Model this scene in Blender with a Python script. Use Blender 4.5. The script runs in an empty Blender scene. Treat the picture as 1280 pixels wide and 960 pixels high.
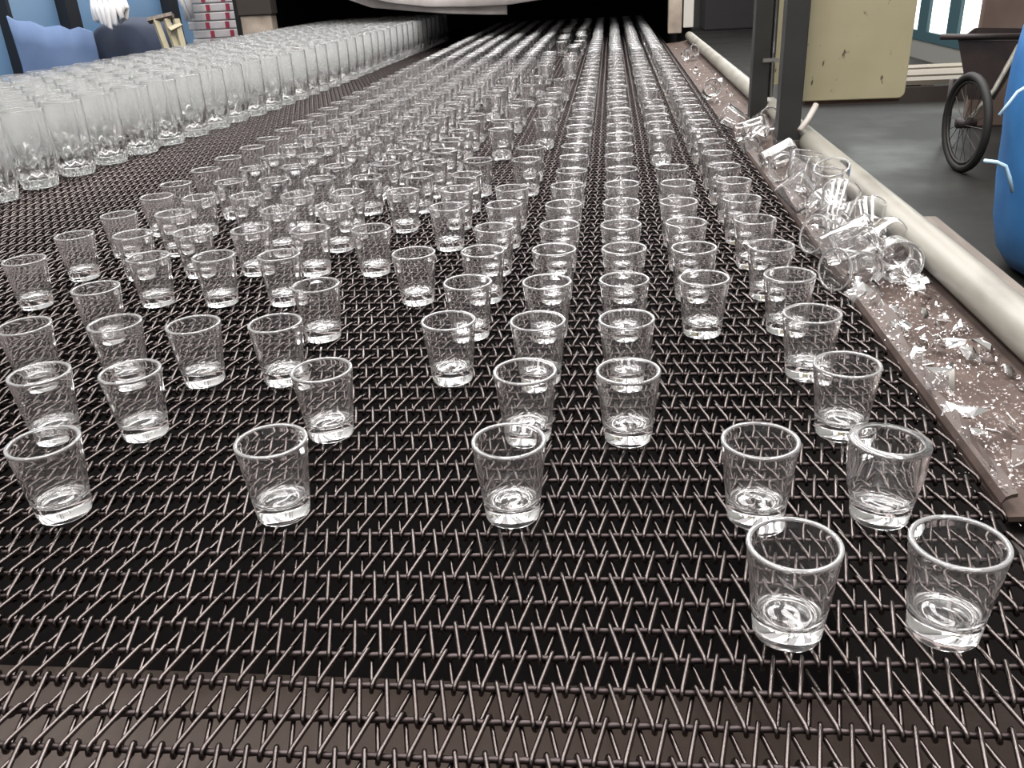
import bpy, math, random
import numpy as np
from mathutils import Vector, Matrix, Euler

S = bpy.context.scene
COL = S.collection
random.seed(7)
PI = math.pi

# ------------------------------------------------------------------ camera
CAM_H = 0.3405
FPX = 1090.7
R_ = Vector((0.99341291, 0.10218881, -0.05184818))
U_ = Vector((0.00311843, 0.42819176, 0.90368252))
F_ = Vector((-0.11454721, 0.89789157, -0.42505255))
cam_data = bpy.data.cameras.new('camera')
cam = bpy.data.objects.new('camera', cam_data)
COL.objects.link(cam)
m = Matrix.Identity(4)
for i in range(3):
    m[i][0], m[i][1], m[i][2] = R_[i], U_[i], -F_[i]
m[2][3] = CAM_H
cam.matrix_world = m
cam_data.sensor_fit = 'HORIZONTAL'
cam_data.sensor_width = 36.0
cam_data.lens = FPX / 1280 * 36.0
cam_data.clip_start = 0.02
S.camera = cam

# ------------------------------------------------------------------ world, lights, exposure
w = bpy.data.worlds.new('hall_daylight')
w.use_nodes = True
S.world = w
bg = w.node_tree.nodes['Background']
bg.inputs[0].default_value = (1.0, 0.965, 0.95, 1)
bg.inputs[1].default_value = 0.7

def area(name, loc, rot, sx, sy, power, col=(1, 1, 1)):
    d = bpy.data.lights.new(name, 'AREA')
    d.shape = 'RECTANGLE'
    d.size, d.size_y, d.energy, d.color = sx, sy, power, col
    o = bpy.data.objects.new(name, d)
    o.location, o.rotation_euler = loc, rot
    COL.objects.link(o)
    return o
for sx in (-2.7, -0.5, 1.7):
    area('ceiling_skylight', (sx, 7.0, 4.4), (0, 0, 0), 0.9, 18.0, 760, (1.0, 0.98, 0.965))
S.view_settings.view_transform = 'Standard'
S.view_settings.look = 'None'
S.view_settings.exposure = 0.0
S.view_settings.gamma = 1.0
S.view_settings.use_curve_mapping = False
cy = S.cycles
cy.max_bounces = 48
cy.transmission_bounces = 48
cy.glossy_bounces = 8
cy.diffuse_bounces = 3
cy.transparent_max_bounces = 8
cy.caustics_refractive = True
cy.caustics_reflective = True
cy.blur_glossy = 0.6
cy.sample_clamp_indirect = 14.0

# ------------------------------------------------------------------ helpers
def ray(px, py):
    return F_ * FPX + R_ * (px - 640) - U_ * (py - 480)
def at_z(px, py, z):
    d = ray(px, py)
    return Vector((0, 0, CAM_H)) + d * ((z - CAM_H) / d.z)
def at_y(px, py, y):
    d = ray(px, py)
    return Vector((0, 0, CAM_H)) + d * (y / d.y)

def mat(name, col, rough=0.5, metal=0.0, trans=0.0, ior=1.5, emit=None, es=0.0):
    mt = bpy.data.materials.new(name)
    mt.use_nodes = True
    b = mt.node_tree.nodes['Principled BSDF']
    b.inputs['Base Color'].default_value = (*col, 1)
    b.inputs['Roughness'].default_value = rough
    b.inputs['Metallic'].default_value = metal
    b.inputs['Transmission Weight'].default_value = trans
    b.inputs['IOR'].default_value = ior
    if emit:
        b.inputs['Emission Color'].default_value = (*emit, 1)
        b.inputs['Emission Strength'].default_value = es
    return mt

def noisy(mt, c1, c2, scale=5.0, detail=6.0, lo=0.35, hi=0.65, bump=0.0, stretch=(1, 1, 1), rough=None):
    nt = mt.node_tree
    N, L = nt.nodes, nt.links
    b = N['Principled BSDF']
    tc = N.new('ShaderNodeTexCoord')
    mp = N.new('ShaderNodeMapping')
    mp.inputs['Scale'].default_value = stretch
    L.new(tc.outputs['Object'], mp.inputs['Vector'])
    n = N.new('ShaderNodeTexNoise')
    n.inputs['Scale'].default_value = scale
    n.inputs['Detail'].default_value = detail
    L.new(mp.outputs[0], n.inputs['Vector'])
    r = N.new('ShaderNodeValToRGB')
    r.color_ramp.elements[0].position, r.color_ramp.elements[1].position = lo, hi
    r.color_ramp.elements[0].color, r.color_ramp.elements[1].color = (*c1, 1), (*c2, 1)
    L.new(n.outputs['Fac'], r.inputs['Fac'])
    L.new(r.outputs['Color'], b.inputs['Base Color'])
    if bump:
        bp = N.new('ShaderNodeBump')
        bp.inputs['Strength'].default_value = bump
        bp.inputs['Distance'].default_value = 0.01
        L.new(n.outputs['Fac'], bp.inputs['Height'])
        L.new(bp.outputs[0], b.inputs['Normal'])
    if rough:
        rr = N.new('ShaderNodeMapRange')
        rr.inputs['To Min'].default_value, rr.inputs['To Max'].default_value = rough
        rr.inputs['From Min'].default_value, rr.inputs['From Max'].default_value = lo, hi
        L.new(n.outputs['Fac'], rr.inputs['Value'])
        L.new(rr.outputs[0], b.inputs['Roughness'])
    return mt, n, r, mp

GLASS = mat('clear_glass', (0.985, 0.98, 0.98), 0.0, 0, 0.97, 1.5)
GLASS2 = mat('tumbler_glass', (0.98, 0.985, 0.98), 0.0, 0, 0.955, 1.5)
def painted_haze(mt, body, rim, zr, foot, zf):
    # white haze mixed into lip, foot and upper tumbler wall, standing in for highlights
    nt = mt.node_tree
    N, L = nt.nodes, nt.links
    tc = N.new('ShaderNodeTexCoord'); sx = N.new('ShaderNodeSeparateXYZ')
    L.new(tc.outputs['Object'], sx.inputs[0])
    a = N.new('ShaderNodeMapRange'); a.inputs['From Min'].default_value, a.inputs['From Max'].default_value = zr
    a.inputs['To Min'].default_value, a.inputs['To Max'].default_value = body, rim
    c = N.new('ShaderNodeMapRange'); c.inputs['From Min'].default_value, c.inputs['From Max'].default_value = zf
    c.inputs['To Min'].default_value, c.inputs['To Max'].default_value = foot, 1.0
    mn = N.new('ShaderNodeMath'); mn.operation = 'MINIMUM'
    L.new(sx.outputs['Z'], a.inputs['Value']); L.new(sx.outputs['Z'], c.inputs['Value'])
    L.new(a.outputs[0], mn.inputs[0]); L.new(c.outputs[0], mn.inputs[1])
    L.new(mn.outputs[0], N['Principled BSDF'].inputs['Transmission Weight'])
SHOTG = mat('shot_glass_clear', (0.985, 0.98, 0.98), 0.0, 0, 0.98, 1.5)
painted_haze(SHOTG, 0.988, 0.83, (0.0574, 0.0584), 0.93, (0.0003, 0.0014))
painted_haze(GLASS2, 0.985, 0.925, (0.040, 0.075), 0.95, (0.0005, 0.003))
WIRE = mat('oxidised_wire', (0.3, 0.24, 0.23), 0.25, 1.0)
noisy(WIRE, (0.062, 0.050, 0.047), (0.13, 0.110, 0.105), 9.0, 5.0, 0.3, 0.7)
ROD = mat('oxidised_rod', (0.16, 0.13, 0.13), 0.45, 1.0)
noisy(ROD, (0.036, 0.028, 0.028), (0.07, 0.056, 0.055), 14.0, 4.0)
BED = mat('black_bed', (0.0025, 0.0017, 0.0017), 0.9)
BED.node_tree.nodes['Principled BSDF'].inputs['Specular IOR Level'].default_value = 0.1
DRUM = mat('drum_steel', (0.2, 0.14, 0.12), 0.55, 0.3)
noisy(DRUM, (0.048, 0.032, 0.025), (0.088, 0.064, 0.052), 6.0, 6.0, 0.3, 0.7, 0.1, (0.3, 1, 1))
TROUGH = mat('dusty_trough', (0.3, 0.22, 0.19), 0.85)
noisy(TROUGH, (0.034, 0.018, 0.013), (0.078, 0.052, 0.042), 18.0, 8.0, 0.3, 0.7, 0.3)
LIP = mat('rusty_lip', (0.25, 0.16, 0.13), 0.6)
noisy(LIP, (0.03, 0.016, 0.012), (0.065, 0.042, 0.034), 25.0, 8.0, 0.3, 0.7, 0.2)
RAIL = mat('painted_rail', (0.5, 0.48, 0.42), 0.45)
noisy(RAIL, (0.11, 0.10, 0.083), (0.22, 0.208, 0.178), 16.0, 8.0, 0.28, 0.55, 0.1, (1, 0.4, 1))
POST = mat('dark_grey_paint', (0.045, 0.048, 0.046), 0.5)
noisy(POST, (0.017, 0.018, 0.0175), (0.028, 0.028, 0.0265), 12.0)
CONC = mat('concrete', (0.08, 0.08, 0.075), 0.5)
FRAME = mat('frame_dark', (0.03, 0.025, 0.023), 0.7)
LEDGE = mat('dirty_ledge', (0.16, 0.13, 0.115), 0.85)
noisy(LEDGE, (0.03, 0.024, 0.022), (0.1, 0.083, 0.075), 40.0, 8.0, 0.35, 0.65, 0.4)
WOOD = mat('weathered_wood', (0.28, 0.22, 0.19), 0.75)
noisy(WOOD, (0.07, 0.055, 0.046), (0.15, 0.125, 0.105), 14.0, 8.0, 0.3, 0.7, 0.2, (4, 0.5, 4))
STEELP = mat('galvanised', (0.4, 0.41, 0.42), 0.35, 0.9)

def link(o, parent=None):
    COL.objects.link(o)
    if parent is not None:
        o.parent = parent
    return o
def obj(name, mesh, parent=None, loc=(0, 0, 0), rot=(0, 0, 0)):
    o = bpy.data.objects.new(name, mesh)
    o.location, o.rotation_euler = loc, rot
    return link(o, parent)
def empty(name, loc=(0, 0, 0), rz=0.0):
    o = bpy.data.objects.new(name, None)
    o.location = loc
    o.rotation_euler = (0, 0, rz)
    o.empty_display_size = 0.05
    return link(o)
def tag(o, label=None, cat=None, group=None, kind=None):
    if label: o['label'] = label
    if cat: o['category'] = cat
    if group: o['group'] = group
    if kind: o['kind'] = kind
    return o

class MB:
    """collects vertices and faces for one mesh"""
    def __init__(s):
        s.v, s.f = [], []
    def add(s, v, f):
        k = len(s.v)
        s.v += [tuple(p) for p in v]
        s.f += [tuple(i + k for i in q) for q in f]
        return s
    def box(s, x0, x1, y0, y1, z0, z1, M=None):
        v = [(x, y, z) for z in (z0, z1) for y in (y0, y1) for x in (x0, x1)]
        if M is not None:
            v = [M @ Vector(p) for p in v]
        return s.add(v, [(0, 2, 3, 1), (4, 5, 7, 6), (0, 1, 5, 4), (2, 6, 7, 3), (0, 4, 6, 2), (1, 3, 7, 5)])
    def tube(s, pts, r, n=8, cap=True):
        pts = [Vector(p) for p in pts]
        rr = r if isinstance(r, (list, tuple)) else [r] * len(pts)
        ref = None
        v, f = [], []
        for i, p in enumerate(pts):
            t = (pts[min(i + 1, len(pts) - 1)] - pts[max(i - 1, 0)]).normalized()
            if ref is None:
                ref = Vector((0, 0, 1)) if abs(t.z) < 0.9 else Vector((1, 0, 0))
            a = (ref - t * ref.dot(t)).normalized()
            ref = a
            b = t.cross(a)
            for k in range(n):
                q = 2 * PI * k / n
                v.append(p + (a * math.cos(q) + b * math.sin(q)) * rr[i])
        for i in range(len(pts) - 1):
            for k in range(n):
                f.append((i * n + k, i * n + (k + 1) % n, (i + 1) * n + (k + 1) % n, (i + 1) * n + k))
        if cap:
            f.append(tuple(range(n))[::-1])
            f.append(tuple((len(pts) - 1) * n + k for k in range(n)))
        return s.add(v, f)
    def lathe(s, prof, n=32, fn=None):
        """closed profile from (0,z) to (0,z); fn(i, theta, r, z) bends the point"""
        v, rings = [], []
        for i, (r, z) in enumerate(prof):
            if r < 1e-9:
                rings.append([len(v)])
                v.append(fn(i, 0, 0, z) if fn else (0, 0, z))
            else:
                rings.append(list(range(len(v), len(v) + n)))
                for k in range(n):
                    q = 2 * PI * k / n
                    v.append(fn(i, q, r, z) if fn else (r * math.cos(q), r * math.sin(q), z))
        f = []
        for a, b in zip(rings[:-1], rings[1:]):
            for k in range(n):
                k2 = (k + 1) % n
                if len(a) == 1 and len(b) > 1: f.append((a[0], b[k2], b[k]))
                elif len(b) == 1 and len(a) > 1: f.append((a[k], a[k2], b[0]))
                elif len(a) > 1: f.append((a[k], a[k2], b[k2], b[k]))
        return s.add(v, f)
    def mesh(s, name, material, smooth=False, bevel=0.0):
        me = bpy.data.meshes.new(name)
        me.from_pydata(s.v, [], s.f)
        me.materials.append(material)
        if smooth:
            me.polygons.foreach_set('use_smooth', [True] * len(me.polygons))
        me.update()
        return me
    def build(s, name, material, parent=None, loc=(0, 0, 0), rot=(0, 0, 0), smooth=False, bevel=0.0):
        o = obj(name, s.mesh(name, material, smooth), parent, loc, rot)
        if bevel:
            b = o.modifiers.new('bevel', 'BEVEL')
            b.width, b.segments, b.limit_method = bevel, 2, 'ANGLE'
        return o

# ------------------------------------------------------------------ setting: hall
nt = CONC.node_tree
noisy(CONC, (0.008, 0.008, 0.0073), (0.022, 0.0215, 0.0195), 1.1, 9.0, 0.38, 0.68, 0.04, (1, 1, 1), (0.62, 0.3))
CONC.node_tree.nodes['Principled BSDF'].inputs['Specular IOR Level'].default_value = 0.2
fl = MB().box(-6, 4.2, -3, 19, -0.9, -0.8).build('floor', CONC)
tag(fl, kind='structure')
BACKW = mat('dark_back_wall', (0.02, 0.02, 0.02), 0.8)
bw = MB().box(-6, 4.2, 18.8, 18.95, -0.8, 4.5).build('wall_back', BACKW)
tag(bw, kind='structure')
BLUEW = mat('blue_sheet_wall', (0.10, 0.2, 0.36), 0.6)
noisy(BLUEW, (0.07, 0.19, 0.38), (0.16, 0.25, 0.36), 0.9, 3.0, 0.35, 0.65)
WALLG = mat('grey_wall', (0.32, 0.32, 0.31), 0.8)
wl = MB().box(-3.12, -3.03, -3, 18.8, -0.8, 4.5).build('wall_left', WALLG)
for k_, (ya, yb) in enumerate(((2.6, 4.25), (4.25, 4.9), (4.9, 6.1), (6.1, 7.4))):
    MB().box(-3.029, -3.0, ya + 0.004, yb - 0.004, -0.78, 0.75).build('blue_panel', BLUEW, wl)
tag(wl, kind='structure')
DARKP = mat('navy_post', (0.008, 0.01, 0.014), 0.5)
for k, (px, py, wdt) in enumerate(((5, 15, 0.013), (87, 20, 0.06), (215, 20, 0.065))):
    d = ray(px, py)
    yy = d.y * (-2.97 / d.x)
    p = MB().box(-3.0, -2.94, yy - wdt, yy + wdt, -0.8, 4.5).build('trim_%d' % (k + 1), DARKP)
    tag(p, kind='structure')
GREENW = mat('wall_right_grey', (0.12, 0.12, 0.11), 0.8)
# right wall with tall daylight windows between blue-green posts
wr = MB().box(3.55, 3.7, -3, 7.9, -0.8, 4.5).box(3.55, 3.7, 13.6, 18.8, -0.8, 4.5).box(3.55, 3.7, 7.9, 13.6, -0.8, -0.6).build('wall_right', GREENW)
tag(wr, kind='structure')
PANE = mat('lit_pane', (0.8, 0.85, 0.83), 0.2, emit=(0.93, 1.0, 0.97), es=1.6)
TEAL = mat('teal_frame', (0.016, 0.045, 0.055), 0.5)
def wall_y(px, py):
    d = ray(px, py)
    return d.y * 3.57 / d.x
ys = [7.9, wall_y(1193, 40), wall_y(1155, 40), 12.4, 13.6]
for k in range(4):
    wn = MB().box(3.54, 3.60, ys[k], ys[k] + 0.16, -0.6, 4.5).box(3.54, 3.60, ys[k + 1] - 0.16, ys[k + 1], -0.6, 4.5) \
        .box(3.54, 3.60, ys[k] + 0.16, ys[k + 1] - 0.16, -0.6, -0.5).build('window_%d' % (k + 1), TEAL)
    tag(wn, kind='structure')
    MB().box(3.575, 3.585, ys[k] + 0.16, ys[k + 1] - 0.16, -0.5, 4.5).build('pane', PANE, wn)

# ------------------------------------------------------------------ conveyor frame
BX0, BX1 = -1.87, 0.262
cf = empty('conveyor_undercarriage', (0, 0.3, -0.8))
tag(cf, 'dark steel conveyor frame with drum beneath the woven wire belt', 'conveyor')
def pin(o):   # keep world placement under a moved empty
    o.location = Vector(o.location) - cf.location
    return o
pin(MB().box(BX0 - 0.05, BX1 + 0.02, 0.1, 6.7, -0.42, -0.40).build('bed_plate', BED, cf))
pin(MB().tube([(BX0, 0.30, -0.205), (BX1 - 0.005, 0.30, -0.205)], 0.18, 72).build('drum', DRUM, cf, smooth=True))
pin(MB().box(BX0 - 0.09, BX0 - 0.06, 0.1, 4.68, -0.45, 0.004).build('side_rail', FRAME, cf))
pin(MB().box(0.29, 0.44, 0.62, 4.68, -0.8, -0.04).build('side_panel', FRAME, cf))
pin(MB().box(0.272, 0.29, 0.1, 4.68, -0.45, -0.03).build('side_rail', FRAME, cf))
for yy in (0.7, 2.7, 4.6):
    pin(MB().box(BX0 - 0.09, BX0 - 0.03, yy, yy + 0.06, -0.8, -0.13).build('leg', FRAME, cf))

# ------------------------------------------------------------------ woven wire belt
PITCH, ROWP = 0.0149, 0.0233
RW, RR = 0.0014, 0.0018
TOPZ = 0.0015                      # top of the weave
ZC = TOPZ - (RR + 2 * RW)          # rod axis height
SKEW = 0.020
Y0, NROW = 0.185, 276
def spiral_mesh(name, hand, nbend, sides):
    hy, hz = ROWP / 2, RR + RW
    path = []
    nt_ = int((BX1 - BX0) / PITCH) - 1
    cyc = []
    # one turn: front bend (around the front rod), top straight, back bend, bottom straight
    for i in range(nbend + 1):
        a = PI + PI / 2 - PI * i / nbend            # from below, round the front, to the top
        cyc.append((-hy + math.cos(a) * hz, math.sin(a) * hz, (-0.06 + 0.12 * i / nbend)))
    for i in range(nbend + 1):
        a = PI / 2 - PI * i / nbend
        cyc.append((hy + math.cos(a) * hz, math.sin(a) * hz, 0.5 + (-0.06 + 0.12 * i / nbend)))
    for t in range(nt_):
        for (y, z, u) in cyc:
            path.append(((t + u) * PITCH * hand, y, z))
    x_off = (BX1 - 0.004) if hand < 0 else (BX1 - 0.004 - nt_ * PITCH)
    P = np.array(path)
    P[:, 0] += x_off
    # fast sweep
    T = np.gradient(P, axis=0)
    T /= np.linalg.norm(T, axis=1)[:, None]
    ref = np.stack([np.ones(len(P)), np.zeros(len(P)), np.zeros(len(P))], 1)
    A = ref - T * (T * ref).sum(1)[:, None]
    A /= np.linalg.norm(A, axis=1)[:, None]
    Bv = np.cross(T, A)
    V = []
    for k in range(sides):
        q = 2 * PI * k / sides
        V.append(P + (A * math.cos(q) + Bv * math.sin(q)) * RW)
    V = np.stack(V, 1).reshape(-1, 3)
    n = len(P)
    i = np.arange(n - 1)[:, None] * sides
    k = np.arange(sides)[None, :]
    k2 = (k + 1) % sides
    Fq = np.stack([i + k, i + k2, i + sides + k2, i + sides + k], -1).reshape(-1, 4)
    me = bpy.data.meshes.new(name)
    me.vertices.add(len(V)); me.vertices.foreach_set('co', V.astype(np.float32).ravel())
    me.loops.add(Fq.size); me.loops.foreach_set('vertex_index', Fq.astype(np.int32).ravel())
    me.polygons.add(len(Fq))
    me.polygons.foreach_set('loop_start', np.arange(0, Fq.size, 4, dtype=np.int32))
    me.polygons.foreach_set('use_smooth', np.ones(len(Fq), dtype=bool))
    me.materials.append(WIRE)
    me.update(calc_edges=True)
    me.validate()
    return me
belt = empty('conveyor_belt', (0, 0, 0))
tag(belt, 'wide woven spiral wire conveyor belt of dark oxidised steel', 'conveyor belt')
SP = {(h, l): spiral_mesh('spiral_wire', h, nb, sd) for h in (1, -1) for l, nb, sd in ((0, 5, 7), (1, 4, 5))}
def rod_mesh():
    mb = MB()
    n = 150
    pts = []
    x = BX0 + 0.002
    step = PITCH / 2
    i = 0
    while x < BX1 - 0.001:
        pts.append((x, (0.0004 if i % 2 else -0.0004), 0))
        x += step
        i += 1
    mb.tube(pts, RR, 6)
    return mb.mesh('rod', ROD, True)
RODM = rod_mesh()
ang = math.atan(SKEW)
for r in range(NROW):
    y = Y0 + r * ROWP
    h = 1 if r % 2 else -1
    l = 0 if y < 1.6 else 1
    obj('spiral_wire', SP[(h, l)], belt, (0, y + ROWP / 2, ZC), (0, 0, ang))
    obj('rod', RODM, belt, (0, y, ZC), (0, 0, ang))

# ------------------------------------------------------------------ shot glasses
ORD = ['zeroth', 'first', 'second', 'third', 'fourth', 'fifth', 'sixth', 'seventh', 'eighth', 'ninth', 'tenth', 'eleventh', 'twelfth',
       'thirteenth', 'fourteenth', 'fifteenth', 'sixteenth', 'seventeenth', 'eighteenth', 'nineteenth', 'twentieth']
TENS = {2: 'twenty', 3: 'thirty', 4: 'forty', 5: 'fifty'}
def ordinal(n):
    if n <= 20: return ORD[n]
    t, u = divmod(n, 10)
    return {3: 'thirtieth', 4: 'fortieth', 5: 'fiftieth'}[t] if u == 0 else TENS[t] + '-' + ORD[u]

def shot_profile(lod):
    mm = 0.001
    if lod == 0:
        p = [(0, 1.3), (8, 1.2), (14, 0.7), (16.2, 0.15), (17.4, 0.0), (18.3, 0.35), (18.75, 1.2), (19.0, 4), (19.6, 9.5), (19.75, 11.5), (20.1, 14), (21.2, 24), (22.5, 36), (23.7, 47),
             (24.6, 54.3), (24.95, 56.5), (25.1, 57.8), (24.9, 58.6), (24.4, 58.98), (23.4, 59.0), (22.6, 58.85), (22.2, 58.3), (22.0, 57.2), (21.85, 54), (21.3, 46), (20.2, 36), (19.0, 25), (18.0, 17.5), (17.3, 14.9),
             (16.0, 13.2), (14.0, 12.4), (11.5, 12.2), (9.0, 12.7), (6.0, 13.1), (3, 13.0), (0, 12.9)]
    elif lod == 1:
        p = [(0, 1.2), (16.2, 0.1), (18.3, 0.3), (19.0, 3), (19.75, 11.5), (21.8, 30), (24.6, 55), (24.9, 58.2), (24.4, 58.95), (23.4, 59.0), (22.7, 58.8), (22.1, 56), (20, 34), (18.0, 18), (16.6, 13.6), (13, 12.3), (6, 13), (0, 12.9)]
    else:
        p = [(0, 0.6), (18.2, 0.2), (19.3, 8), (24.7, 57.5), (23.8, 59), (22.4, 57), (18.2, 19), (15.5, 12.8), (0, 12.9)]
    return [(a * mm, b * mm) for a, b in p]
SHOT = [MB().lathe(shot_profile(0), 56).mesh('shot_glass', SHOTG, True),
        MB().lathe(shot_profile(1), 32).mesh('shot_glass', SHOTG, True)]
GZ = TOPZ + 0.0001

near = [(-702, 945), (-702, 1054), (-697, 1159), (-694, 1269), (-620, 1052), (-616, 1159), (-560, 727), (-549, 836), (-546, 948), (-540, 1057),
        (-475, 616), (-470, 731), (-464, 946), (-464, 1061), (-462, 1163), (-398, 500), (-396, 620), (-389, 725), (-384, 945), (-382, 1056), (-380, 1162),
        (-310, 727), (-305, 834), (-302, 1052), (-233, 503), (-233, 621), (-224, 942), (-222, 1156), (-148, 728), (-146, 835), (-145, 944), (-144, 1043), (-144, 1159),
        (-69, 505), (-68, 617), (-66, 725), (-65, 832), (-65, 944), (-64, 1047), (-64, 1152), (12, 616), (13, 727), (12, 835), (13, 943), (11, 1043), (12, 1153),
        (96, 394), (95, 507), (90, 836), (89, 940), (88, 1045), (87, 1149), (180, 398), (176, 510), (177, 626), (173, 735), (173, 841), (171, 942), (170, 1053), (169, 1158)]
colx = [-702, -618, -545, -466, -386, -304, -226, -145, -65, 13, 89, 172]
def lane_of(x):
    return min(range(12), key=lambda j: abs(colx[j] - x))
G = [(x, y, lane_of(x)) for x, y in near]
rs = random.Random(3)
missing = {(6, 1), (7, 1), (6, 3), (7, 4), (6, 6)}
for k in range(0, 46):
    for j, x in enumerate(colx):
        y = 1261 + 105.5 * k
        if j == 0 and k == 0: continue          # already placed at 1269
        if j in (6, 7):
            pr = 0.42 if k < 6 else (0.5 if k < 16 else 0.25)
            if rs.random() < pr: continue
        elif j == 5 and 2 < k < 14 and rs.random() < 0.25: continue
        if j == 10 and k in (2, 3, 9): continue
        jx = 2.5 if j >= 8 else 4.0
        xx = {0: -703, 8: -64.5, 9: 14, 10: 92, 11: 170}.get(j, x)
        G.append((xx + rs.uniform(-jx, jx) + (6 * math.sin(k * 0.5) if j in (6, 7) else 0), y + (x - 16) * 0.008 + rs.uniform(-4, 4), j))
G.sort(key=lambda g: math.hypot(g[0], g[1]))
count = [0] * 12
lanes = {}
for g in sorted(G, key=lambda g: g[1]):
    count[g[2]] += 1
    lanes[(g[0], g[1])] = count[g[2]]
def wavy(i, q, r, z):
    # slumped, thick-walled glass: bulging belly and rippled wall
    b = math.sin(min(1, max(0, (z - 0.012) / 0.047)) * PI)
    k = r * (1 + 0.11 * b * (0.6 + 0.4 * math.cos(q - 2.8)) + 0.02 * b * math.sin(5 * q + z * 260))
    tz = z * (1 - 0.05 * (0.5 + 0.5 * math.cos(q + 0.8)) * (z / 0.059))
    return (k * math.cos(q), k * math.sin(q), tz)
pw = [(r * (0.86 if 17 < i < 26 else 1.0), z) for i, (r, z) in enumerate(shot_profile(0))]
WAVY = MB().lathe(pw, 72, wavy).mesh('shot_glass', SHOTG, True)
far = []
for n, (x, y, j) in enumerate(G):
    if n >= 300:
        far.append((x, y))
        continue
    me = SHOT[0] if y < 1300 else SHOT[1]
    fromtrough = 12 - j
    k = lanes[(x, y)]
    lane = 'lengthwise row beside the trough' if fromtrough == 1 else ordinal(fromtrough) + ' lengthwise row from the trough'
    lab = 'clear shot glass, ' + ('frontmost' if k == 1 else ordinal(k) + ' from the front') + ' in the ' + lane
    if (x, y) == (176, 510):
        me = WAVY
        lab = 'misshapen shot glass with thick rippled bulging wall, near the end of the trough'
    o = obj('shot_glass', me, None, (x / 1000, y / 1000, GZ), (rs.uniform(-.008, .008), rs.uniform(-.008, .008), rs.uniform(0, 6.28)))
    tag(o, lab, 'shot glass', 'clear shot glasses standing on the wire belt')
fm = MB()
base = MB().lathe(shot_profile(2), 16)
for x, y in far:
    fm.add([(a + x / 1000, b + y / 1000, c + GZ) for a, b, c in base.v], base.f)
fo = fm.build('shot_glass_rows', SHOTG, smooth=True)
tag(fo, 'long rows of clear shot glasses converging into the dark oven mouth', 'shot glasses', kind='stuff')

# ------------------------------------------------------------------ tall cut tumblers
def tumbler_mesh(lod):
    H, n = 150.0, (96, 60)[lod]
    out = [(0, 2.5), (20, 2.2), (29, 0.8), (31.5, 0), (33.5, 0.8), (34.5, 3), (35.6, 6), (36.4, 10), (37.2, 13.5), (37.9, 17), (38.6, 21), (39.2, 25), (39.7, 29), (40.2, 34), (40.6, 39), (40.9, 44), (41.1, 50), (41.3, 57), (41.4, 65), (41.6, 80), (41.8, 110), (42.0, 140), (42.0, 148), (41.6, 149.6), (40.9, 150), (40.2, 149.5), (39.9, 148)]
    inn = [(39.7, 138), (39.2, 100), (38.2, 74), (36.4, 58), (34.0, 42), (31.5, 30), (28.0, 21), (22, 17), (12, 15.2), (0, 14.8)]
    no = len(out)
    def fn(i, q, r, z):
        zz = z * 1000
        if i < no and 2.9 < zz < 66 and r > 0.03:
            # two tiers of flame cuts
            a = abs(math.cos(q * 6))
            b = abs(math.cos(q * 6 + PI / 2))
            up = max(0, 1 - abs(zz - 40) / 26) * (1 - a) ** 1.0
            lo = max(0, 1 - abs(zz - 17) / 15) * (1 - b)
            r = r - 0.0050 * up - 0.0048 * lo
        return (r * math.cos(q), r * math.sin(q), z)
    prof = [(a / 1000, b / 1000) for a, b in out + inn]
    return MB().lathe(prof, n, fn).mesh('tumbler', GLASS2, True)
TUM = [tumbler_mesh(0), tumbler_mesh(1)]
def edge_x(y):
    return float(np.interp(y, [1500, 1660, 2650, 3300, 5500], [-1160, -1146, -1045, -1020, -985]))
rs = random.Random(11)
for c in range(7):
    y = 1540 + rs.uniform(-8, 8)
    k = 0
    while y < 5500:
        k += 1
        x = edge_x(y) - c * 106 + rs.uniform(-3, 3)
        lane = 'row facing the shot glasses' if c == 0 else ordinal(c + 1) + ' row from the shot glasses'
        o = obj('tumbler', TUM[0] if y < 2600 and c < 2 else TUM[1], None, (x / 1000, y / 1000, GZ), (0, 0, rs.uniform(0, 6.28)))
        tag(o, 'tall cut-base tumbler, ' + ('frontmost' if k == 1 else ordinal(k) + ' from the front') + ' in the ' + lane, 'tumbler', 'tall tumblers in close rows on the belt')
        y += (119 if y < 2300 else 113) + rs.uniform(-3, 3)

# ------------------------------------------------------------------ trough with broken glass, rail, ledge
rs = random.Random(5)
tr = empty('cullet_trough', (0.31, 0.55, 0))
tag(tr, 'dusty rust-brown steel trough along the belt edge catching broken glass', 'trough')
def strip(name, prof_fn, y0, y1, ny, material, parent, thick=0.004):
    mb = MB()
    v, f = [], []
    for i in range(ny + 1):
        y = y0 + (y1 - y0) * i / ny
        pr = prof_fn(y, i)
        n = len(pr)
        v += [(x, y, z) for x, z in pr] + [(x, y, z - thick) for x, z in pr]
    for i in range(ny):
        a, b = i * 2 * n, (i + 1) * 2 * n
        for k in range(n - 1):
            f.append((a + k, a + k + 1, b + k + 1, b + k))
            f.append((a + n + k, b + n + k, b + n + k + 1, a + n + k + 1))
        f.append((a, b, b + n, a + n)); f.append((a + n - 1, a + 2 * n - 1, b + 2 * n - 1, b + n - 1))
    for a in (0, ny * 2 * n):
        for k in range(n - 1):
            f.append((a + k, a + n + k, a + n + k + 1, a + k + 1))
    mb.add(v, f)
    o = mb.build(name, material, parent)
    if parent is not None: o.location = -Vector(parent.location)
    return o
strip('trough_floor', lambda y, i: [(0.266, -0.012), (0.29, -0.011), (0.31, -0.009), (0.335, -0.007), (0.352, -0.004), (0.372, 0.000)], 0.53, 4.68, 60, TROUGH, tr)
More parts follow.
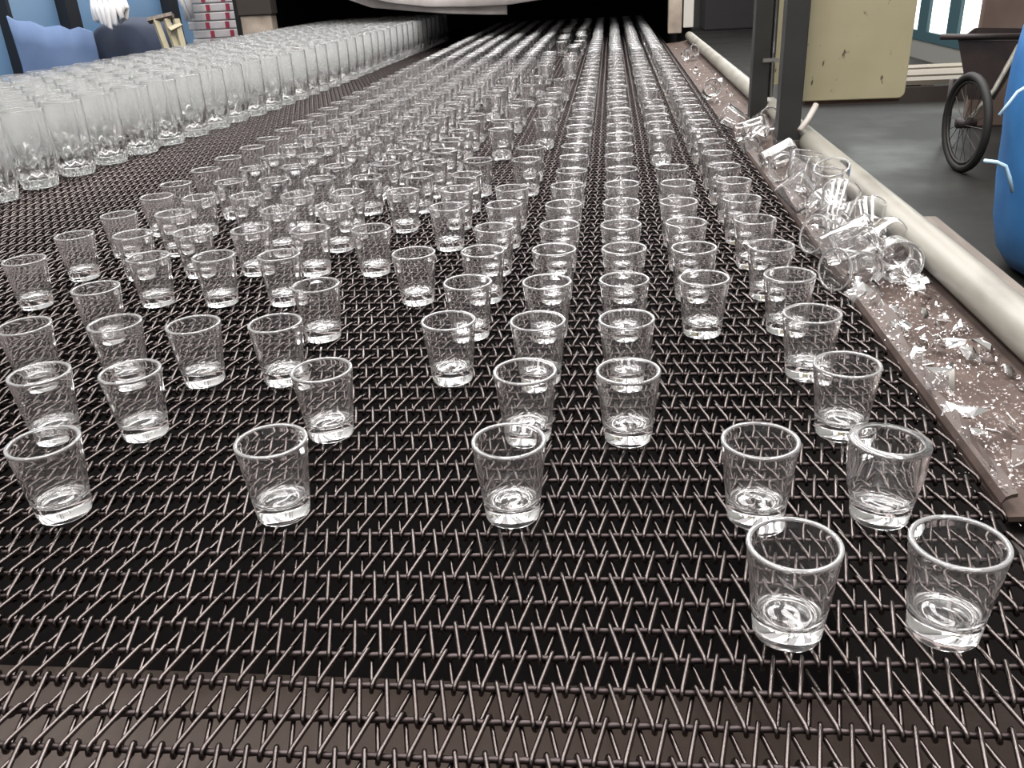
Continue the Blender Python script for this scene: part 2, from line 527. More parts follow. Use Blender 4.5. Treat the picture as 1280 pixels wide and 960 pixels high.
def lip_prof(y, i):
    e = float(np.interp(y, [0.53, 0.63, 0.72, 0.88, 1.04, 1.4, 2.2], [0.272, 0.273, 0.272, 0.287, 0.29, 0.285, 0.272])) + 0.002 * math.sin(y * 60)
    return [(0.2635, -0.004), (0.266, 0.001), ((0.266 + e) / 2, 0.003), (e, 0.0045 + 0.002 * math.sin(y * 23))]
strip('trough_lip', lip_prof, 0.535, 2.2, 70, LIP, tr, 0.003)
rail = MB()
rail.tube([(0.3755, y, 0.0215) for y in np.linspace(0.3, 4.62, 24)], 0.021, 20)
ro = rail.build('guard_rail', RAIL, smooth=True)
tag(ro, 'long round rail with chipped cream-grey paint beside the trough', 'rail')
lg = empty('side_ledge', (0.42, 0.4, -0.04))
tag(lg, 'narrow dirty steel ledge outside the painted rail, littered with glass grit', 'ledge')
o = MB().box(0.372, 0.432, 0.3, 4.6, -0.012, -0.002).build('top_plate', LEDGE, lg); o.location = -Vector(lg.location)
pk = MB().box(-0.014, 0.014, -0.62, 0.55, -0.016, 0.016).build('plank', WOOD, None, (0.470, 0.83, -0.045), (0, 0, -0.02), bevel=0.003)
tag(pk, 'weathered wooden plank edge lying outside the dirty ledge', 'plank')
o = MB().box(0.441, 0.49, 0.32, 0.35, -0.075, -0.062).build('bracket', FRAME, lg); o.location = -Vector(lg.location)
o = MB().box(0.441, 0.49, 1.25, 1.28, -0.075, -0.062).build('bracket', FRAME, lg); o.location = -Vector(lg.location)

# tipped glasses in the trough: (px, py, z of centre mm, mouth direction)
HEAP = []
def tipped(px, py, zc, d, label, lod=0):
    c = at_z(px, py, zc / 1000)
    d = Vector(d).normalized()
    q = d.to_track_quat('Z', 'Y').to_matrix()
    p = c - q @ Vector((0, 0, 0.03))
    o = bpy.data.objects.new('shot_glass', SHOT[lod])
    mt_ = q.to_4x4(); mt_.translation = p
    COL.objects.link(o)
    o.matrix_world = mt_
    tag(o, label, 'shot glass', 'discarded shot glasses heaped in the trough')
    HEAP.append(o)
tipped(1084, 274, 22, (0.2, 0.9, 0.25), 'discarded shot glass lying base outward against the painted rail')
tipped(1042, 268, 16, (-0.25, 0.9, 0.2), 'discarded shot glass on its side in the heap, base outward, second from the rail')
tipped(1078, 322, 16, (-0.15, -0.95, 0.05), 'discarded shot glass on its side with open mouth towards the front, foremost of the heap')
tipped(1044, 304, 18, (-0.75, -0.35, 0.3), 'discarded shot glass on its side in the heap, mouth towards the belt')
tipped(1028, 240, 24, (0.15, 0.1, 0.9), 'discarded shot glass standing nearly upright in the heap, mouth up')
tipped(1016, 250, 20, (-0.55, 0.2, 0.7), 'discarded shot glass leaning over the belt edge in the heap')
tipped(1002, 218, 24, (0.2, 0.3, 0.9), 'discarded upright shot glass right under the nearer grey post')
tipped(1062, 290, 40, (0.7, -0.2, 0.35), 'discarded shot glass lying on top of the heap')
tipped(988, 212, 20, (-0.6, -0.6, 0.3), 'discarded shot glass lying on its side before the nearer grey post')
tipped(1052, 252, 44, (0.3, 0.7, 0.5), 'discarded shot glass at the back of the heap, tilted mouth up')
tipped(1092, 300, 26, (0.75, 0.6, 0.1), 'discarded shot glass wedged between heap and painted rail')
tipped(1060, 335, 12, (-0.8, -0.5, 0.15), 'discarded shot glass at the front corner of the heap, mouth over the belt edge')
tipped(1018, 228, 46, (-0.2, -0.3, 0.9), 'discarded shot glass perched upright on others behind the heap')
tipped(972, 200, 14, (0.9, 0.2, 0.3), 'discarded shot glass on its side between belt edge and nearer grey post')
tipped(930, 152, 20, (0.3, -0.8, 0.3), 'discarded shot glass lying before the farther grey post, mouth to the front', 1)
tipped(918, 150, 22, (-0.7, 0.4, 0.4), 'discarded shot glass lying before the farther grey post, mouth to the belt', 1)
tipped(938, 163, 18, (0.9, -0.2, 0.2), 'discarded shot glass touching the rail before the farther grey post', 1)
tipped(944, 178, 14, (0.4, 0.6, 0.1), 'single discarded shot glass lying between the two grey posts', 1)
tipped(880, 113, 20, (0.1, -0.9, 0.35), 'lone discarded shot glass lying halfway up the trough', 1)
tipped(862, 66, 20, (0.6, -0.5, 0.3), 'discarded shot glass far up the trough near the oven jamb', 1)

# let the heaped glasses settle against each other instead of running through one another
hc = np.array([list(o.matrix_world @ Vector((0, 0, 0.03))) for o in HEAP])
ha = np.array([list((o.matrix_world.to_3x3() @ Vector((0, 0, 1))).normalized()) for o in HEAP])
hs = ((-0.018, 0.0195), (0.0, 0.0215), (0.018, 0.0235))
for it in range(120):
    mv = np.zeros_like(hc)
    for i in range(len(hc)):
        for j in range(i):
            if np.linalg.norm(hc[i] - hc[j]) > 0.09: continue
            for si, ri in hs:
                for sj, rj in hs:
                    d = hc[i] + ha[i] * si - hc[j] - ha[j] * sj
                    L_ = np.linalg.norm(d) + 1e-9
                    if L_ < ri + rj:
                        pvec = d / L_ * (ri + rj - L_) * 0.12
                        mv[i] += pvec; mv[j] -= pvec
        low = min(hc[i][2] + ha[i][2] * si - ri for si, ri in hs)
        if low < -0.006: mv[i][2] += (-0.006 - low) * 0.5
        if low > -0.004: mv[i][2] -= 0.0002
    hc += mv
    hc[:, 0] = np.clip(hc[:, 0], 0.272, 0.338)
    hc[:, 2] = np.minimum(hc[:, 2], 0.06)
for o, c_ in zip(HEAP, hc):
    mw = o.matrix_world.copy()
    mw.translation = Vector(c_) - mw.to_3x3() @ Vector((0, 0, 0.03))
    o.matrix_world = mw

# curved shards
def shard_mesh(seed, poly, rad=0.021, th=0.0019):
    """a broken piece of glass wall: polygon on a cylinder of radius rad"""
    mb = MB()
    n = len(poly)
    c = (sum(p[0] for p in poly) / n, sum(p[1] for p in poly) / n)
    ring = []
    for s_ in (0.5, 1.0):
        ring.append([(c[0] + (p[0] - c[0]) * s_, c[1] + (p[1] - c[1]) * s_) for p in poly])
    pts = [c] + ring[0] + ring[1]
    def on(u, v_, r):
        a = u / rad
        return (r * math.sin(a), v_, r * math.cos(a) - rad)
    v = [on(u, q, rad) for u, q in pts] + [on(u, q, rad - th) for u, q in pts]
    k = len(pts)
    f = []
    for i in range(n):
        j = (i + 1) % n
        f += [(0, 1 + i, 1 + j), (1 + i, 1 + n + i, 1 + n + j, 1 + j), (k, k + 1 + j, k + 1 + i), (k + 1 + i, k + 1 + j, k + 1 + n + j, k + 1 + n + i),
              (1 + n + i, k + 1 + n + i, k + 1 + n + j, 1 + n + j)]
    mb.add(v, f)
    return mb.mesh('glass_shard', GLASS)
SH = []
for sdx in range(8):
    n = rs.choice((3, 4, 4, 5, 6))
    sz = (0.013, 0.010, 0.016, 0.008, 0.011, 0.014, 0.007, 0.012)[sdx]
    a0 = rs.uniform(0, 6)
    poly = []
    for i in range(n):
        a = a0 - 2 * PI * (i + rs.uniform(-.25, .25)) / n
        r = sz * rs.uniform(0.6, 1.25)
        poly.append((r * math.cos(a), r * math.sin(a)))
    SH.append(shard_mesh(sdx, poly, rs.choice((0.021, 0.024, 0.04))))
SQ = shard_mesh(1, [(-0.013, -0.010), (-0.014, 0.010), (0.012, 0.011), (0.013, -0.012)], 0.03)
TRI = shard_mesh(2, [(-0.018, -0.006), (-0.012, 0.008), (0.022, 0.002), (0.004, -0.012)], 0.035)
CUP = shard_mesh(3, [(-0.026, -0.012), (-0.024, 0.010), (0.0, 0.014), (0.022, 0.006), (0.020, -0.012)], 0.0225)
def put_shard(me, px, py, z, rot, label, grp='broken glass pieces lying in the trough', s=1.0):
    p = at_z(px, py, z)
    o = obj('glass_shard', me, None, p, rot)
    o.scale = (s, s, s)
    tag(o, label, 'glass shard', grp)
put_shard(SQ, 1178, 474, 0.012, (1.0, 0.15, 0.1), 'squarish glass shard standing at the belt edge before the trough lip')
put_shard(TRI, 1205, 508, 0.007, (0.35, -0.1, -0.15), 'large pointed glass shard overhanging the belt edge at the trough front')
put_shard(CUP, 1085, 364, 0.006, (0.5, 0.1, 0.3), 'curved glass rim piece lying before the heap of discarded glasses')
put_shard(TRI, 1222, 535, 0.004, (0.1, 0.2, 0.6), 'small flat glass shard under the large pointed shard', s=0.7)
put_shard(SQ, 1215, 440, 0.004, (0.6, 0.2, 0.5), 'squarish glass shard tilted on the trough floor by the rail', s=0.75)
put_shard(CUP, 1238, 432, 0.012, (0.3, 0.9, 0.9), 'curved glass piece propped on the painted rail', s=0.9)
put_shard(CUP, 1150, 322 + 20, 0.004, (-0.3, 0.2, 1.4), 'curved glass piece on the trough floor under the rail, behind the others', s=0.8)
for i in range(150):
    y = 0.58 + 0.9 * rs.random() ** 1.15 if i < 120 else rs.uniform(1.4, 3.4)
    x = rs.uniform(0.27, 0.352)
    z = float(np.interp(x, [0.266, 0.29, 0.352], [0.006, -0.004, 0.0])) + rs.uniform(0.002, 0.007)
    o = obj('glass_shard', rs.choice(SH), None, (x, y, z), (rs.uniform(-1.2, 1.2), rs.uniform(-1.2, 1.2), rs.uniform(0, 6.3)))
    o.scale = [rs.uniform(0.4, 0.8)] * 3
    tag(o, 'small clear shard of broken glass among the grit on the trough floor', 'glass shard', 'small broken glass shards on the trough floor')
cr = MB()
def crumb(x, y, z, s):
    v = [(x + rs.uniform(-s, s), y + rs.uniform(-s, s), z + rs.uniform(0, s * 1.2)) for _ in range(4)]
    cr.add(v, [(0, 1, 2), (0, 3, 1), (1, 3, 2), (0, 2, 3)])
for i in range(8000):
    y = 0.54 + 0.95 * rs.random() ** 1.1 if i < 6800 else rs.uniform(1.3, 4.3)
    x = rs.uniform(0.266, 0.356)
    crumb(x, y, float(np.interp(x, [0.266, 0.285, 0.29, 0.352], [0.002, 0.003, -0.009, -0.003])), rs.uniform(0.0005, 0.0024))
for i in range(900):
    crumb(rs.uniform(0.396, 0.43), rs.uniform(0.6, 2.0), -0.002, rs.uniform(0.0006, 0.002))
for i in range(250):
    crumb(rs.uniform(0.2, 0.262), rs.uniform(0.45, 1.2), 0.0015, rs.uniform(0.0005, 0.0013))
co = cr.build('glass_grit', mat('grit_glass', (0.85, 0.78, 0.76), 0.1, 0, 0.88, 1.5))
tag(co, 'sparkling crumbs of crushed glass strewn over the trough and ledge', 'glass grit', kind='stuff')

# ------------------------------------------------------------------ posts, panels, lever
p1 = empty('steel_post', (0.334, 1.745, 0))
tag(p1, 'dark grey square steel post standing in the trough, nearer of the pair', 'post')
MB().box(-0.0205, 0.0205, 0, 0.04, -0.002, 1.3).build('column', POST, p1, bevel=0.002)
MB().box(-0.0215, 0.0215, -0.001, 0.041, -0.003, 0.026).build('base_sleeve', LEDGE, p1, bevel=0.001)
p2 = empty('steel_post', (0.3425, 2.16, 0))
tag(p2, 'dark grey steel post with thin conduit, farther of the pair', 'post')
MB().box(-0.0215, 0.0165, 0, 0.04, 0.0, 1.3).build('column', POST, p2, bevel=0.002)
MB().tube([(0.0235, 0.01, 0.05), (0.0235, 0.01, 1.3)], 0.006, 10).build('conduit', STEELP, p2, smooth=True)
MB().box(0.0, 0.036, -0.003, 0.0, 0.128, 0.136).tube([(0.027, -0.012, 0.132), (0.027, 0.0, 0.132)], 0.006, 8).build('clamp', STEELP, p2)
CREAM = mat('cream_paint', (0.5, 0.45, 0.32), 0.55)
noisy(CREAM, (0.35, 0.31, 0.19), (0.41, 0.365, 0.235), 6.0, 4.0)
ntc = CREAM.node_tree
N, L = ntc.nodes, ntc.links
tc = N.new('ShaderNodeTexCoord')
mp = N.new('ShaderNodeMapping'); mp.inputs['Rotation'].default_value = (0, 0.6, 0); mp.inputs['Scale'].default_value = (1.6, 1, 0.8)
L.new(tc.outputs['Object'], mp.inputs['Vector'])
n2 = N.new('ShaderNodeTexNoise'); n2.inputs['Scale'].default_value = 42; n2.inputs['Detail'].default_value = 3
L.new(mp.outputs[0], n2.inputs['Vector'])
rp = N.new('ShaderNodeValToRGB'); rp.color_ramp.elements[0].position = 0.66; rp.color_ramp.elements[1].position = 0.71
L.new(n2.outputs['Fac'], rp.inputs['Fac'])
mx = N.new('ShaderNodeMix'); mx.data_type = 'RGBA'
b = N['Principled BSDF']
src = b.inputs['Base Color'].links[0].from_socket
L.new(src, mx.inputs['A']); mx.inputs['B'].default_value = (0.09, 0.07, 0.045, 1)
L.new(rp.outputs['Color'], mx.inputs['Factor']); L.new(mx.outputs['Result'], b.inputs['Base Color'])
def rounded_panel(x0, x1, z0, z1, th, rad):
    pts = []
    for cx, cz, a0 in ((x1 - rad, z0 + rad, -90), (x1 - rad, z1 - rad, 0), (x0 + 0.004, z1 - 0.004, 90), (x0 + 0.004, z0 + 0.004, 180)):
        rr_ = rad if cx > (x0 + x1) / 2 else 0.004
        for k in range(5):
            a = math.radians(a0 + 90 * k / 4)
            pts.append((cx + rr_ * math.cos(a), cz + rr_ * math.sin(a)))
    n = len(pts)
    mb = MB()
    mb.add([(x, 0, z) for x, z in pts] + [(x, th, z) for x, z in pts],
           [tuple(range(n)), tuple(range(2 * n - 1, n - 1, -1))] + [(k, n + k, n + (k + 1) % n, (k + 1) % n) for k in range(n)])
    return mb
b1 = empty('control_box', (0.36, 1.79, 0.09))
tag(b1, 'chipped cream metal control box with rust spots beside the nearer post', 'control box')
rounded_panel(0.0, 0.19, 0.0, 0.55, 0.07, 0.012).build('case', CREAM, b1, rot=(0, math.radians(0.3), 0), bevel=0.002)
MB().box(0.01, 0.185, 0.012, 0.06, -0.008, 0.0).build('bottom_flange', mat('rust', (0.07, 0.035, 0.025), 0.8), b1)
b2 = empty('control_box', (0.379, 2.3, 0.06))
tag(b2, 'narrow glimpse of cream metal box between the two grey posts', 'control box')
rounded_panel(0.0, 0.13, 0.0, 0.55, 0.07, 0.008).build('case', CREAM, b2, bevel=0.002)
a, c = at_y(1000, 163, 1.74), at_y(1020, 131, 1.78)
lv = MB().tube([a, a.lerp(c, .5) + Vector((0.002, 0, 0)), c], 0.0058, 10).build('lever', mat('worn_white', (0.6, 0.55, 0.5), 0.5), smooth=True)
tag(lv, 'short worn white lever poking out under the cream box', 'lever')

# ------------------------------------------------------------------ annealing oven with curtain
ov = empty('annealing_oven', (-0.7, 4.72, -0.8))
tag(ov, 'annealing oven with black tunnel mouth that swallows the belt', 'oven')
SOOT = mat('soot', (0.01, 0.009, 0.009), 0.9)
BEIGE = mat('sooty_beige', (0.36, 0.3, 0.24), 0.75)
noisy(BEIGE, (0.16, 0.125, 0.1), (0.42, 0.35, 0.28), 7.0, 6.0, 0.3, 0.6)
DBR = mat('dark_brown_steel', (0.03, 0.022, 0.018), 0.75)
def ovp(mb, name, m_, **k):
    o = mb.build(name, m_, ov, **k); o.location = -Vector(ov.location); return o
ovp(MB().box(0.33, 0.40, 4.78, 8.0, -0.8, 1.2), 'side_wall', SOOT)
ovp(MB().box(-1.96, -1.90, 4.78, 8.0, -0.8, 1.2), 'side_wall', SOOT)
ovp(MB().box(-1.90, 0.33, 7.9, 8.0, -0.8, 1.2), 'end_wall', SOOT)
ovp(MB().box(-1.90, 0.33, 4.78, 7.9, 0.62, 1.2), 'roof', SOOT)
ovp(MB().box(-1.90, 0.33, 4.78, 7.9, -0.8, -0.5), 'floor_block', SOOT)
ovp(MB().box(0.279, 0.345, 4.71, 4.78, 0.03, 1.2), 'jamb', BEIGE, bevel=0.004)
ovp(MB().box(-1.90, -1.735, 4.70, 4.78, -0.13, 0.215), 'jamb', BEIGE, bevel=0.004)
ovp(MB().box(-1.905, -1.725, 4.69, 4.78, 0.216, 1.2), 'jamb', DBR, bevel=0.004)
ovp(MB().box(0.352, 0.40, 4.70, 4.78, 0.055, 1.2), 'side_plate', mat('scuffed_white', (0.5, 0.47, 0.42), 0.6), bevel=0.003)
ovp(MB().box(-1.725, 0.279, 4.72, 4.78, 0.52, 1.2), 'lintel', SOOT)
# cloth curtain pieces hanging from the lintel
CLOTH = mat('grey_cloth', (0.48, 0.44, 0.42), 0.9)
noisy(CLOTH, (0.36, 0.32, 0.3), (0.55, 0.5, 0.48), 5.0, 6.0, 0.3, 0.7, 0.15, (2, 1, 0.6))
def cloth(name, xs, zs, y, ztop, label, folds, amp):
    n = 48
    v, f = [], []
    rows = 8
    for j in range(rows + 1):
        for i in range(n + 1):
            x = xs[0] + (xs[-1] - xs[0]) * i / n
            zb = float(np.interp(x, xs, zs))
            z = zb + (ztop - zb) * j / rows
            yy = y + amp * math.sin(folds * x + 0.6 * j) * (1 - j / rows) - (0.02 if j == 0 else 0)
            v.append((x, yy, z))
    for j in range(rows):
        for i in range(n):
            a = j * (n + 1) + i
            f.append((a, a + 1, a + n + 2, a + n + 1))
    o = MB().add(v, f).build(name, CLOTH, smooth=True)
    s = o.modifiers.new('thickness', 'SOLIDIFY'); s.thickness = 0.012
    tag(o, label, 'curtain')
    return o
cloth('cloth_curtain', [-1.37, -1.2, -1.0, -0.8, -0.62, -0.515], [0.29, 0.225, 0.20, 0.178, 0.165, 0.160], 4.69, 0.62, 'grey cloth curtain layer hanging lowest across the oven mouth', 9, 0.006)
cloth('cloth_curtain', [-1.30, -1.1, -0.9, -0.7, -0.5, -0.3, -0.2], [0.30, 0.245, 0.215, 0.205, 0.205, 0.225, 0.26], 4.655, 0.62, 'shorter grey cloth curtain draped over the lower layer at the oven mouth', 7, 0.01)
cloth('cloth_curtain', [-0.22, -0.15, -0.08], [0.228, 0.222, 0.235], 4.69, 0.62, 'small pale cloth flap hanging beside the main curtain', 9, 0.004)

# ------------------------------------------------------------------ things by the left wall
tb = empty('side_table', (-2.45, 5.5, -0.8))
tag(tb, 'low dark table carrying the carton stack beyond the tumblers', 'table')
MB().box(-0.35, 0.4, -0.35, 0.5, 0.66, 0.70).build('tabletop', DBR, tb)
for sx in (-0.3, 0.34):
    for sy in (-0.3, 0.44):
        MB().box(sx - .025, sx + .025, sy - .025, sy + .025, 0, 0.66).build('leg', DBR, tb)
PACK = mat('wrapped_white_card', (0.55, 0.52, 0.52), 0.35)
noisy(PACK, (0.47, 0.46, 0.45), (0.6, 0.55, 0.56), 9.0, 3.0)
RED = mat('dull_red_band', (0.3, 0.03, 0.06), 0.5)
xl = at_y(236, 25, 5.3).x; xr = at_y(302, 25, 5.3).x
for k in range(10):
    hgt = 0.047
    off = 0.012 * math.sin(k * 2.1)
    cb = empty('carton', ((xl + xr) / 2 + off, 5.42, -0.1 + k * hgt))
    wd = (xr - xl) / 2
    MB().box(-wd, wd, -0.12, 0.12, 0.0015, hgt - 0.0015).build('box', PACK, cb, bevel=0.006)
    for fx in (-0.25, 0.5):
        MB().box(wd * fx - 0.012, wd * fx + 0.012, -0.1225, -0.1195, 0.006, hgt - 0.006).build('red_band', RED, cb)
    tag(cb, 'white carton with two red bands, ' + ('lowest' if k == 0 else 'topmost' if k == 9 else ordinal(k + 1) + ' from the bottom') + ' of the stack by the oven', 'carton', 'stacked white cartons by the oven')
WHITE = mat('white_cotton', (0.85, 0.83, 0.82), 0.9)
mo = empty('mop_head', at_y(142, 30, 4.3))
tag(mo, 'white fringed cotton mop head hanging before the blue wall sheets', 'mop')
rs = random.Random(2)
mbb = MB().lathe([(0, 0.05), (0.05, 0.055), (0.078, 0.09), (0.085, 0.16), (0.08, 0.3), (0.05, 0.38), (0, 0.39)], 20, lambda i, q, r, z: (r * math.cos(q) * (1 + 0.06 * math.sin(4 * q)), r * 0.7 * math.sin(q), z))
mbb.build('bundle', WHITE, mo, smooth=True)
for i in range(18):
    a = 2 * PI * i / 18
    x, y = 0.07 * math.cos(a), 0.045 * math.sin(a)
    zb = -0.02 + rs.uniform(-0.015, 0.03) + 0.05 * abs(math.cos(a)) ** 2
    MB().tube([(x, y, 0.12), (x * 1.1, y * 1.1, 0.07), (x * 1.05 + rs.uniform(-.01, .01), y, zb + 0.012), (x, y, zb)], [0.012, 0.015, 0.012, 0.004], 8).build('strand', WHITE, mo, smooth=True)
MB().tube([(0, 0, 0.37), (-0.02, 0.02, 1.3)], 0.012, 10).build('handle', WOOD, mo, smooth=True)
mo2 = empty('cotton_bundle', at_y(232, 14, 5.2))
tag(mo2, 'white fluffy cotton bundle hanging at the corner of the carton stack', 'bundle')
for i in range(7):
    MB().tube([(rs.uniform(-.02, .02), rs.uniform(-.02, .02), 0.3), (rs.uniform(-.03, .03), rs.uniform(-.02, .02), 0.1), (rs.uniform(-.03, .04), 0, -0.06 + 0.03 * rs.random())], [0.022, 0.028, 0.008], 8).build('strand', WHITE, mo2, smooth=True)
BLUEC = mat('blue_cloth', (0.16, 0.26, 0.52), 0.8)
noisy(BLUEC, (0.085, 0.135, 0.25), (0.12, 0.18, 0.31), 5.0, 4.0, 0.3, 0.7, 0.2)
def drape(name, tops, y, zb, material, label, cat, amp=0.008, thick=0.015, slope=0.0):
    xs = [at_y(px, py, y).x for px, py in tops]
    zs = [at_y(px, py, y).z for px, py in tops]
    n, rows = 60, 10
    v, f = [], []
    for j in range(rows + 1):
        for i in range(n + 1):
            x = xs[0] + (xs[-1] - xs[0]) * i / n
            zt = float(np.interp(x, xs, zs))
            z = zb + (zt - zb) * j / rows
            v.append((x, y + slope * (x - xs[0]) + amp * math.sin(17 * x + 1.5 * j) + 0.5 * amp * math.sin(41 * x), z))
    for j in range(rows):
        for i in range(n):
            a = j * (n + 1) + i
            f.append((a, a + 1, a + n + 2, a + n + 1))
    o = MB().add(v, f).build(name, material, smooth=True)
    s = o.modifiers.new('thickness', 'SOLIDIFY'); s.thickness = thick
    tag(o, label, cat)
drape('tarpaulin', [(9, 20), (18, 26), (32, 27), (45, 35), (60, 33), (70, 39), (78, 36), (93, 43)], 4.2, -0.8, BLUEC, 'pale blue tarpaulin with ragged top edge hung behind the tumblers', 'tarpaulin', slope=0.5)
NAVY = mat('navy_canvas', (0.018, 0.028, 0.06), 0.8)
noisy(NAVY, (0.012, 0.017, 0.034), (0.022, 0.032, 0.062), 4.0, 4.0)
# navy canvas hood: a rounded bulky cover
hx0, hx1 = at_y(92, 40, 4.42).x, at_y(199, 40, 4.42).x
zt = at_y(140, 24, 4.42).z
mb = MB()
n, rows = 26, 8
v, f = [], []
for j in range(rows + 1):
    t = j / rows
    for i in range(n + 1):
        a = PI * i / n
        x = (hx0 + hx1) / 2 - (hx1 - hx0) / 2 * (abs(math.cos(a)) ** 0.55) * (1 if math.cos(a) > 0 else -1)
        z = -0.8 + (zt + 0.8) * (abs(math.sin(a)) ** 0.3)
        sh = 1 - 0.25 * (1 - math.sin(t * PI)) if t in (0, 1) else 1
        v.append(((x - (hx0 + hx1) / 2) * sh + (hx0 + hx1) / 2, 4.42 + 0.4 * t, -0.8 + (z + 0.8) * (0.97 + 0.03 * math.sin(t * PI))))
for j in range(rows):
    for i in range(n):
        a = j * (n + 1) + i
        f.append((a, a + 1, a + n + 2, a + n + 1))
f.append(tuple(range(n + 1))[::-1]); f.append(tuple(rows * (n + 1) + i for i in range(n + 1)))
nv = mb.add(v, f).build('canvas_cover', NAVY, smooth=True)
tag(nv, 'dark navy canvas cover with rounded top below the white mop', 'cover')
ct = empty('slatted_crate', at_y(222, 60, 4.36) + Vector((0, 0, -0.3)))
tag(ct, 'leaning wooden slatted frame between navy cover and carton stack', 'crate')
SLAT = mat('pale_slat', (0.34, 0.3, 0.2), 0.7)
o0 = ct.location
for px0, px1 in ((193, 209), (207, 222), (219, 230)):
    a = at_y(px0 + 1, 24, 4.36); c = at_y(px1, 64, 4.33)
    e = c + (c - a) * 1.5
    MB().tube([a - o0, e - o0], 0.018, 4).build('slat', SLAT, ct)
a, c = at_y(186, 26, 4.36), at_y(216, 19, 4.36)
MB().tube([a - o0, c - o0], 0.016, 4).build('top_rail', WOOD, ct)
a, c = at_y(212, 38, 4.31), at_y(226, 31, 4.36)
MB().tube([a - o0, c - o0], 0.014, 4).build('brace', SLAT, ct)

# ------------------------------------------------------------------ right side: cart, sack, boards, rusty sheet
CARTM = mat('rusty_maroon', (0.05, 0.028, 0.026), 0.6)
noisy(CARTM, (0.011, 0.0065, 0.0065), (0.026, 0.0155, 0.0135), 9.0, 6.0)
RUB = mat('rubber', (0.009, 0.0085, 0.0075), 0.7)
DULL = mat('dull_steel', (0.05, 0.045, 0.04), 0.5, 0.6)
ct = empty('wheeled_cart', (2.05, 5.25, -0.8))
tag(ct, 'rusty maroon wheelbarrow-style cart with spoked wheel on the concrete floor', 'cart')
o0 = ct.location
wc = at_y(1208, 150, 5.2); wr_ = 0.265
wc.z = -0.8 + wr_
wh = empty('wheel', (0, 0, 0)); wh.parent = ct
wh.location = wc - o0
wh.rotation_euler = (0, 0, math.radians(95))
# wheel disc in local XZ plane
MB().tube([((wr_ - 0.02) * math.cos(q), 0, (wr_ - 0.02) * math.sin(q)) for q in np.linspace(0, 2 * PI, 49)], 0.022, 8, False).build('tyre', RUB, wh, smooth=True)
MB().tube([((wr_ - 0.048) * math.cos(q), 0, (wr_ - 0.048) * math.sin(q)) for q in np.linspace(0, 2 * PI, 41)], 0.010, 6, False).build('rim', DULL, wh, smooth=True)
MB().tube([(0, -0.05, 0), (0, 0.05, 0)], 0.028, 12).build('hub', CARTM, wh, smooth=True)
sp = MB()
for k in range(20):
    q = 2 * PI * k / 20
    sp.tube([(0.02 * math.cos(q + .4), 0.02 * (-1) ** k, 0.02 * math.sin(q + .4)), ((wr_ - 0.05) * math.cos(q), 0, (wr_ - 0.05) * math.sin(q))], 0.0020, 4)
sp.build('spokes', DULL, wh)
# hopper: tapered bin, top wider than bottom
def hop(p):
    return Vector(p) - o0
tl, trt = at_y(1198, 49, 5.45), at_y(1276, 50, 5.45)
bl, br = at_y(1210, 122, 5.45), at_y(1240, 122, 5.45)
v = []
for dy, s in ((-0.02, 0), (0.75, 0)):
    for p in (tl, trt, br, bl):
        v.append(hop((p.x + (0.36 if dy > 0.1 else 0), p.y + dy, p.z)))
ti = [p.copy() for p in v]
hb = MB().add(v, [(0, 1, 2, 3), (7, 6, 5, 4), (3, 2, 6, 7), (0, 3, 7, 4), (1, 5, 6, 2)])
ho = hb.build('hopper', CARTM, ct); sm = ho.modifiers.new('t', 'SOLIDIFY'); sm.thickness = 0.012
a = at_y(1176, 46, 5.42)
MB().tube([a - o0, at_y(1225, 46, 5.42) - o0, at_y(1279, 45, 5.42) - o0], 0.016, 8).build('top_bar', CARTM, ct, smooth=True)
MB().tube([at_y(1274, 56, 5.4) - o0, at_y(1243, 112, 5.4) - o0, at_y(1212, 150, 5.3) - o0], 0.014, 8).build('strut', RAIL, ct, smooth=True)
MB().tube([Vector((2.12, 6.0, -0.4)) - o0, Vector((2.15, 6.05, -0.8)) - o0], 0.02, 8).build('leg', CARTM, ct, smooth=True)
SHEET = mat('brown_sheet', (0.11, 0.075, 0.06), 0.6)
noisy(SHEET, (0.09, 0.06, 0.048), (0.14, 0.1, 0.08), 2.0)
bs = MB().box(0, 0.95, 0, 0.05, 0, 1.6).build('metal_sheet', SHEET, None, (at_y(1226, 30, 6.6).x, 6.6, -0.8), (0, 0.0, 0), bevel=0.01)
tag(bs, 'upright plain brown metal sheet standing behind the cart', 'metal sheet')
pl = empty('board_stack', (2.7, 8.3, -0.8))
tag(pl, 'low stack of pale boards on a dark pallet below the windows', 'board stack')
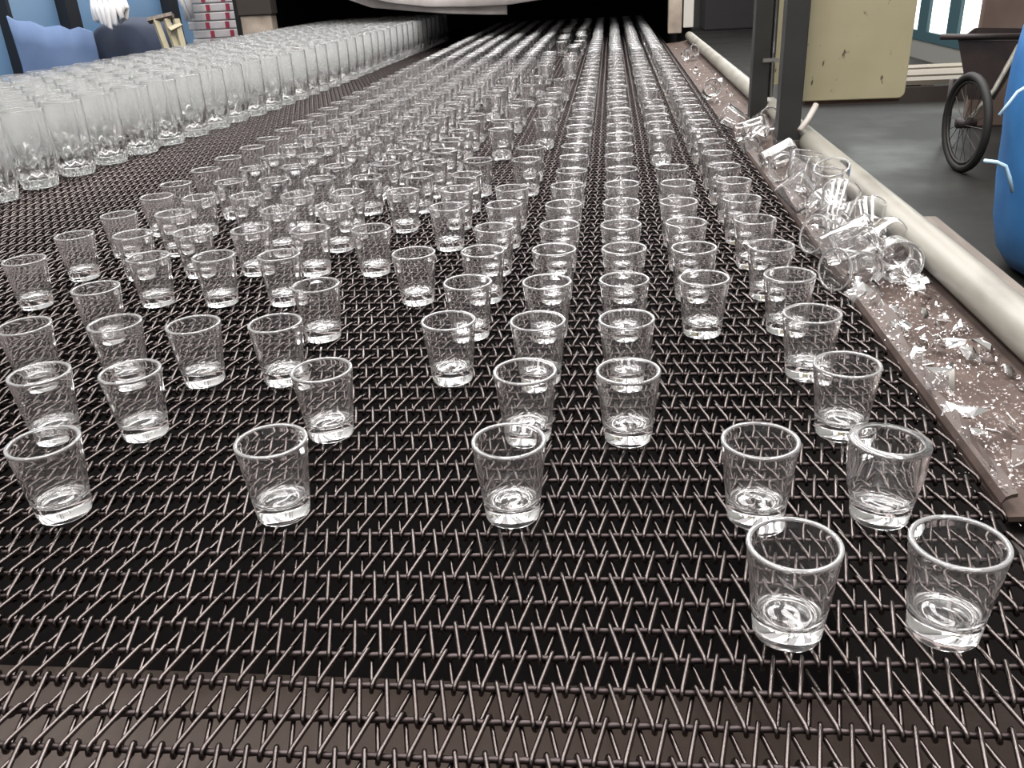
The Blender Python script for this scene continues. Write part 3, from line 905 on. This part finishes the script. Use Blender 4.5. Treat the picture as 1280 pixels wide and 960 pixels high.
for k in range(4):
    MB().box(-0.95, 0.75, -0.38 + k * 0.27, -0.38 + k * 0.27 + 0.25, 0.13, 0.165 + 0.012 * (k % 2)).build('board', mat('pale_board', (0.11 + 0.015 * k, 0.093 + 0.013 * k, 0.072 + 0.01 * k), 0.7), pl)
for k in range(3):
    MB().box(-0.95 + k * 0.8, -0.85 + k * 0.8, -0.4, 0.72, 0, 0.13).build('bearer', DBR, pl)
MB().box(-1.1, 0.78, -0.42, -0.39, 0.0, 0.12).build('front_plank', DBR, pl)
SACK = mat('blue_woven_plastic', (0.03, 0.17, 0.5), 0.5)
noisy(SACK, (0.022, 0.105, 0.29), (0.045, 0.19, 0.44), 4.0, 5.0, 0.3, 0.7, 0.3)
sk = empty('bulk_sack', (1.93, 3.35, -0.8))
tag(sk, 'bright blue woven plastic bulk sack standing on the floor', 'sack')
prof = [(0, 0.0), (0.36, 0.0), (0.42, 0.03), (0.46, 0.09), (0.485, 0.2), (0.5, 0.35), (0.51, 0.5), (0.525, 0.62), (0.52, 0.75), (0.5, 0.88), (0.44, 0.98), (0, 1.0)]
MB().lathe(prof, 72, lambda i, q, r, z: (r * math.cos(q) * (1 + 0.012 * math.sin(9 * q + 8 * z)), r * math.sin(q) * (1 + 0.012 * math.cos(7 * q)), z)).build('bag', SACK, sk, smooth=True)
TAPE = mat('pale_blue_tape', (0.45, 0.65, 0.8), 0.5)
def string(pts, y, r):
    P = [at_y(px, py, y) - sk.location for px, py in pts]
    MB().tube(P, r, 6).build('loose_string', TAPE, sk, smooth=True)
string([(1249, 144), (1262, 128), (1272, 115), (1284, 108)], 3.25, 0.006)
string([(1230, 201), (1246, 203), (1257, 208), (1262, 222), (1266, 240)], 3.2, 0.007)
# dark machinery far behind the rail
mc = empty('machine', (2.6, 17.6, -0.8))
tag(mc, 'dark machinery at the far end of the hall', 'machine')
MB().box(-0.9, 0.5, 0, 1.0, 0, 1.3).build('body', SOOT, mc, bevel=0.03)  # near-black comes from the body colour itself
MB().box(0.15, 0.3, -0.03, 0, 0.55, 1.1).build('front_panel', STEELP, mc)
MB().box(0.62, 0.72, -0.2, -0.1, 0, 2.6).build('upright', RAIL, mc)
